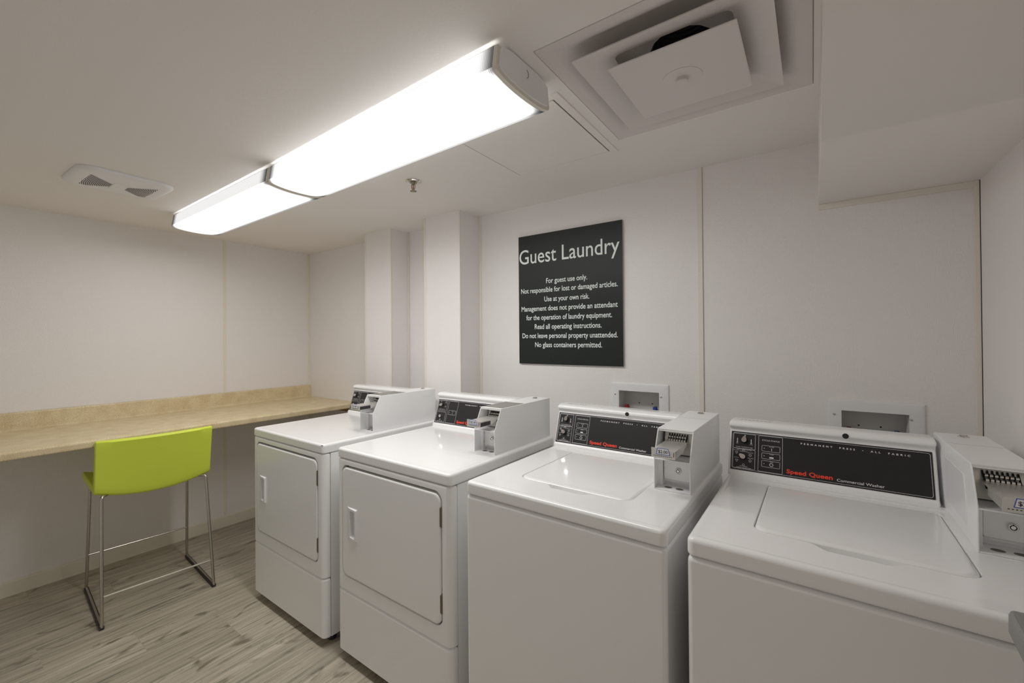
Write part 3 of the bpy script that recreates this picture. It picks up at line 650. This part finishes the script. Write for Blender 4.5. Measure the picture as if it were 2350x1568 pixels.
def dryer():
    w = .683
    t = thing('tumble_dryer', '', 'dryer', group='coin dryers')
    bm = nb(); o = lambda k, z: [(x, y, z) for x, y in rr(k, .036+k, w-k, D-k, .003, 2)]
    loft(bm, [o(.002, .042), o(.002, .868), o(.006, .8705)]); obj('cabinet', bm, 'enamel', t)
    plan = rr(0, 0, w, .0345, (.024, .024, .002, .002), 6)
    def pl(k, z): 
        q = offset(plan, k) if k else plan
        return [(x, y, z) for x, y in q]
    bm = nb(); Ls = [loop(bm, q) for q in (pl(.006, .3105), pl(.002, .312), pl(0, .316), pl(0, .862), pl(.0015, .867), pl(.005, .8695))]
    for i, (a, b) in enumerate(zip(Ls, Ls[1:])): bridge(bm, a, b, skip=(6,) if i == 2 else ())
    cap(bm, Ls[0]); cap(bm, Ls[-1])
    q = [Ls[2][6], Ls[2][7], Ls[3][7], Ls[3][6]]
    hole = [(x, z) for x, z in rr(.037, .3715, .6425, .8475, .036, 7)]
    h0 = loop(bm, [(x, 0, z) for x, z in hole]); fill(bm, q, h0)
    h1 = loop(bm, [(x, .003, z) for x, z in offset(hole, .0012)]); h2 = loop(bm, [(x, .022, z) for x, z in offset(hole, .0015)]); bridge(bm, h0, h1); bridge(bm, h1, h2); cap(bm, h2)
    fp_ = obj('front_panel', bm, 'enamel', t, 32)
    bm = nb(); cap(bm, loop(bm, [(x, .0205, z) for x, z in offset(hole, .002)])); obj('door_gap_shade', bm, 'rubber', fp_, wn=False)  # dark sheet standing in for the shade in the gap around the door
    bm = nb(); Ls = [loop(bm, q) for q in (pl(.010, .042), pl(.003, .0435), pl(0, .048), pl(0, .298), pl(.002, .3045), pl(.006, .308))]
    for a, b in zip(Ls, Ls[1:]): bridge(bm, a, b)
    cap(bm, Ls[0]); cap(bm, Ls[-1]); obj('lower_panel', bm, 'enamel', t, 32)
    o = top_loops(w); bm = nb()
    loft(bm, [o(.010, .872), o(.003, .8725), o(.0005, .8755), o(0, .880), o(0, .9030), o(.0010, .9078), o(.0035, .9115), o(.0075, .9136), o(.012, .9143), o(.016, .9142), o(.020, .9139), o(.024, .9134)]); obj('top_panel', bm, 'enamel', t, 32)
    # door with a moulded pull
    bm = nb(); dr = lambda k, y: [(x, y, z) for x, z in rr(.0415+k, .3765+k, .6355-k, .8375-k, .031-k*.5, 7)]
    Ls = [loop(bm, q) for q in (dr(0, .0200), dr(0, .003), dr(.0012, .0), dr(.004, -.0018), dr(.008, -.0022))]
    for a, b in zip(Ls, Ls[1:]): bridge(bm, a, b)
    cap(bm, Ls[0]); hh = loop(bm, [(x, -.0022, z) for x, z in rr(.097, .5455, .1405, .6645, .004, 3)]); fill(bm, Ls[-1], hh)
    d = obj('door', bm, 'enamel', t, 32)
    bm = nb(); yo = -.0022
    outer = rr(.0755, .5365, .1490, .6735, .005, 3); rim = rr(.092, .5400, .1465, .6700, .005, 3); inn = rr(.1005, .5490, .1375, .6610, .004, 3); deep = rr(.106, .556, .134, .654, .004, 3)
    Ls = [loop(bm, q) for q in ([(x, yo+.0002, z) for x, z in outer], [(x, yo-.0075*min(1, (x-.074)/.05), z) for x, z in rim], [(x, yo-.0075*min(1, (x-.074)/.05)+.0005, z) for x, z in inn], [(x, .016, z) for x, z in deep])]
    for a, b in zip(Ls, Ls[1:]): bridge(bm, a, b)
    cap(bm, Ls[-1]); obj('handle', bm, 'plastic_w', d, 40)
    for z0, z1 in ((.7235, .7930), (.4230, .4880)):
        bm = nb(); cyl(bm, (.6385, .001, z0), (.6385, .001, z1), .0042, n=12); box(bm, .6330, .6385, -.0030, .0005, z0+.002, z1-.002, .0004); box(bm, .6375, .6425, .0005, .010, z0, z1)
        obj('hinge', bm, 'hinge', d)
    hood(t, .521, False); coin_meter(t, .547, .6560, .218, False); feet(t, w)
    return t

dA = dryer(); dA.location = (1.1272, -.9532, 0); dA.rotation_euler = (0, 0, -.010)
dA['label'] = 'white coin dryer at the far left of the machine row, beside the beige counter'
dB = copy_tree(dA); dB.location = (1.8950, -.9458, 0); dB.rotation_euler = (0, 0, -.010)
dB['label'] = 'white coin dryer with a front door, second in the row, next to a washer'
bm = nb(); box(bm, .6655, .6685, -.0004, .0045, .9085, .9100, .0004); cyl(bm, (.676, .004, .9085), (.672, .001, .9105), .0016, n=8); o = obj('paint_chip', bm, 'dark', dA); o['label'] = 'dark paint chip on the corner of the top'
wC = washer(); wC.location = (2.6585, -.9657, 0); wC.rotation_euler = (0, 0, -.018)
wC['label'] = 'white top loading coin washer between a dryer and the other washer'
wD = copy_tree(wC); wD.location = (3.3538, -.9765, 0); wD.rotation_euler = (0, 0, -.0107)
wD['label'] = 'white top loading coin washer nearest the camera, in the right corner under the soffit'

# ------------------------------------------------------------------ valve boxes in the back wall
for i, (x0, x1, ztop, lab) in enumerate(((2.7808, 3.0557, 1.1627, 'white recessed water valve box on the wall behind the middle washer, below the sign'), (3.6462, 3.9151, 1.1437, 'white recessed water valve box on the wall behind the washer in the right corner'))):
    a, b, c, d = VB[i]; t = thing('valve_box', lab, 'valve box', ((x0+x1)/2, 0, c), group='laundry water valve boxes')
    ox = (x0+x1)/2; L0 = x0-ox; L1 = x1-ox; zz = ztop-c; ia, ib, iz = a-ox, b-ox, d-c
    bm = nb(); lo = [loop(bm, [(x, y, z) for x, z in q]) for y, q in ((-.0005, rr(L0, -.05, L1, zz, .003, 3)), (-.005, rr(L0, -.05, L1, zz, .003, 3)), (-.008, rr(L0+.008, -.042, L1-.008, zz-.008, .003, 3)), (-.008, rr(ia+.001, .001, ib-.001, iz-.001, .001, 3)), (.002, rr(ia+.001, .001, ib-.001, iz-.001, .001, 3)))]
    for p_, q_ in zip(lo, lo[1:]): bridge(bm, p_, q_)
    obj('frame', bm, 'plastic_w', t)
    bm = nb(); lo = [loop(bm, [(x, y, z) for x, z in rr(ia+.0005, .0005, ib-.0005, iz-.0005, .001, 3)]) for y in (.001, .088)]; bridge(bm, *lo); cap(bm, lo[1]); obj('recess', bm, 'boxgrey', t)
    bm = nb()
    for x in ((2.8871, 2.952) if i == 0 else (3.7427, 3.8075)): cyl(bm, (x-ox, .0872, (1.0565 if i == 0 else 1.0379)-c), (x-ox, .0885, (1.0565 if i == 0 else 1.0379)-c), .0032, n=10)
    obj('screw_holes', bm, 'ink_black', t)
    for x in (L0+.018, L1-.034 if i == 0 else L1-.036):
        bm = nb(); lathe(bm, [(.0045, 0), (.0042, -.002), (.002, -.003)], (x, -.008, (1.106 if i == 0 else 1.0885)-c), 14, 'y'); obj('screw', bm, 'chrome', t)
    for x, m in (((2.8354, 'red'), (2.9751, 'blue')) if i == 0 else ((3.7122, 'red'), (3.8502, 'blue'))):
        zz_ = (1.046 if i == 0 else 1.0310)-c
        bm = nb(); cyl(bm, (x-ox, .055, 0), (x-ox, .055, zz_-.022), .010, n=16); cyl(bm, (x-ox, .055, zz_-.022), (x-ox, .055, zz_-.014), .006, n=12); v = obj('valve', bm, 'brass_dull', t)
        bm = nb(); box(bm, x-ox-.007, x-ox+.007, .040, .070, zz_-.016, zz_+.002, .002); box(bm, x-ox-.010, x-ox+.012, .050, .062, zz_-.014, zz_-.006, .002); o = obj('valve_handle', bm, m, v); o['label'] = m+' valve handle'

# ------------------------------------------------------------------ wall sign
t = thing('wall_sign', 'large black Guest Laundry sign with white rules lettering on the back wall', 'sign', (0, 0, 0))
SX0, SX1, SZ0, SZ1 = 2.2295, 2.8450, 1.2417, 1.9630
bm = nb(); box(bm, SX0, SX1, -.0120, -.0035, SZ0, SZ1, .0008, 1); bd = obj('sign_board', bm, 'acrylic', t)
bm = nb(); box(bm, SX0+.0004, SX1-.0004, -.0126, -.0119, SZ0+.0004, SZ1-.0004); obj('sign_face', bm, 'sign', t, wn=False)
bm = nb()
for x in (SX0+.05, SX1-.05):
    for z in (SZ0+.05, SZ1-.05): box(bm, x-.02, x+.02, -.004, .0, z-.02, z+.02)
obj('mounting_pads', bm, 'rubber', t)
pla = lambda a, b, n: (a, -.0129, b)
text_mesh('lettering', 'Guest Laundry', 'sign_ink', t, (2.2353, 2.8302, 1.8045, .0840), pla, 1.0, .004)
for body, a, b, z in (('For guest use only.', 2.4107, 2.6557, 1.6860), ('Not responsible for lost or damaged articles.', 2.2458, 2.8193, 1.6380), ('Use at your own risk.', 2.3986, 2.6669, 1.5865),
                      ('Management does not provide an attendant', 2.2478, 2.8183, 1.5365), ('for the operation of laundry equipment.', 2.2801, 2.7884, 1.4865), ('Read all operating instructions.', 2.3349, 2.7324, 1.4360),
                      ('Do not leave personal property unattended.', 2.2524, 2.8169, 1.3860), ('No glass containers permitted.', 2.3368, 2.7338, 1.3360)):
    text_mesh('lettering', body, 'sign_ink', t, (a, b, z, .0285), pla, 1.0, .010)

# ------------------------------------------------------------------ grey frame at the right edge, fixed to the right wall
t = thing('wall_bracket', 'grey frame with a dark opening at the lower right, in front of the corner washer', 'bracket', (3.829, -1.100, .982))
t.rotation_euler = (.20, 0, 0)
bm = nb(); a1, b0 = XR+.003-3.829, -.42
def rz(k, z, r): return [(x, y, z) for x, y in rr(k, b0+k, a1-.5*k, -k, max(r-k*.5, .002), 4)]
lo = [loop(bm, q) for q in (rz(.006, -.040, .010), rz(.001, -.032, .010), rz(0, -.006, .010), rz(.0015, -.0015, .009), rz(.004, 0, .008), rz(.013, -.001, .006), rz(.016, -.004, .006), rz(.019, -.034, .005))]
for p_, q_ in zip(lo, lo[1:]): bridge(bm, p_, q_)
obj('frame', bm, 'greyplastic', t)
bm = nb(); box(bm, .012, a1-.014, b0+.012, -.012, -.039, -.030); obj('inner_tray', bm, 'rubber', t)
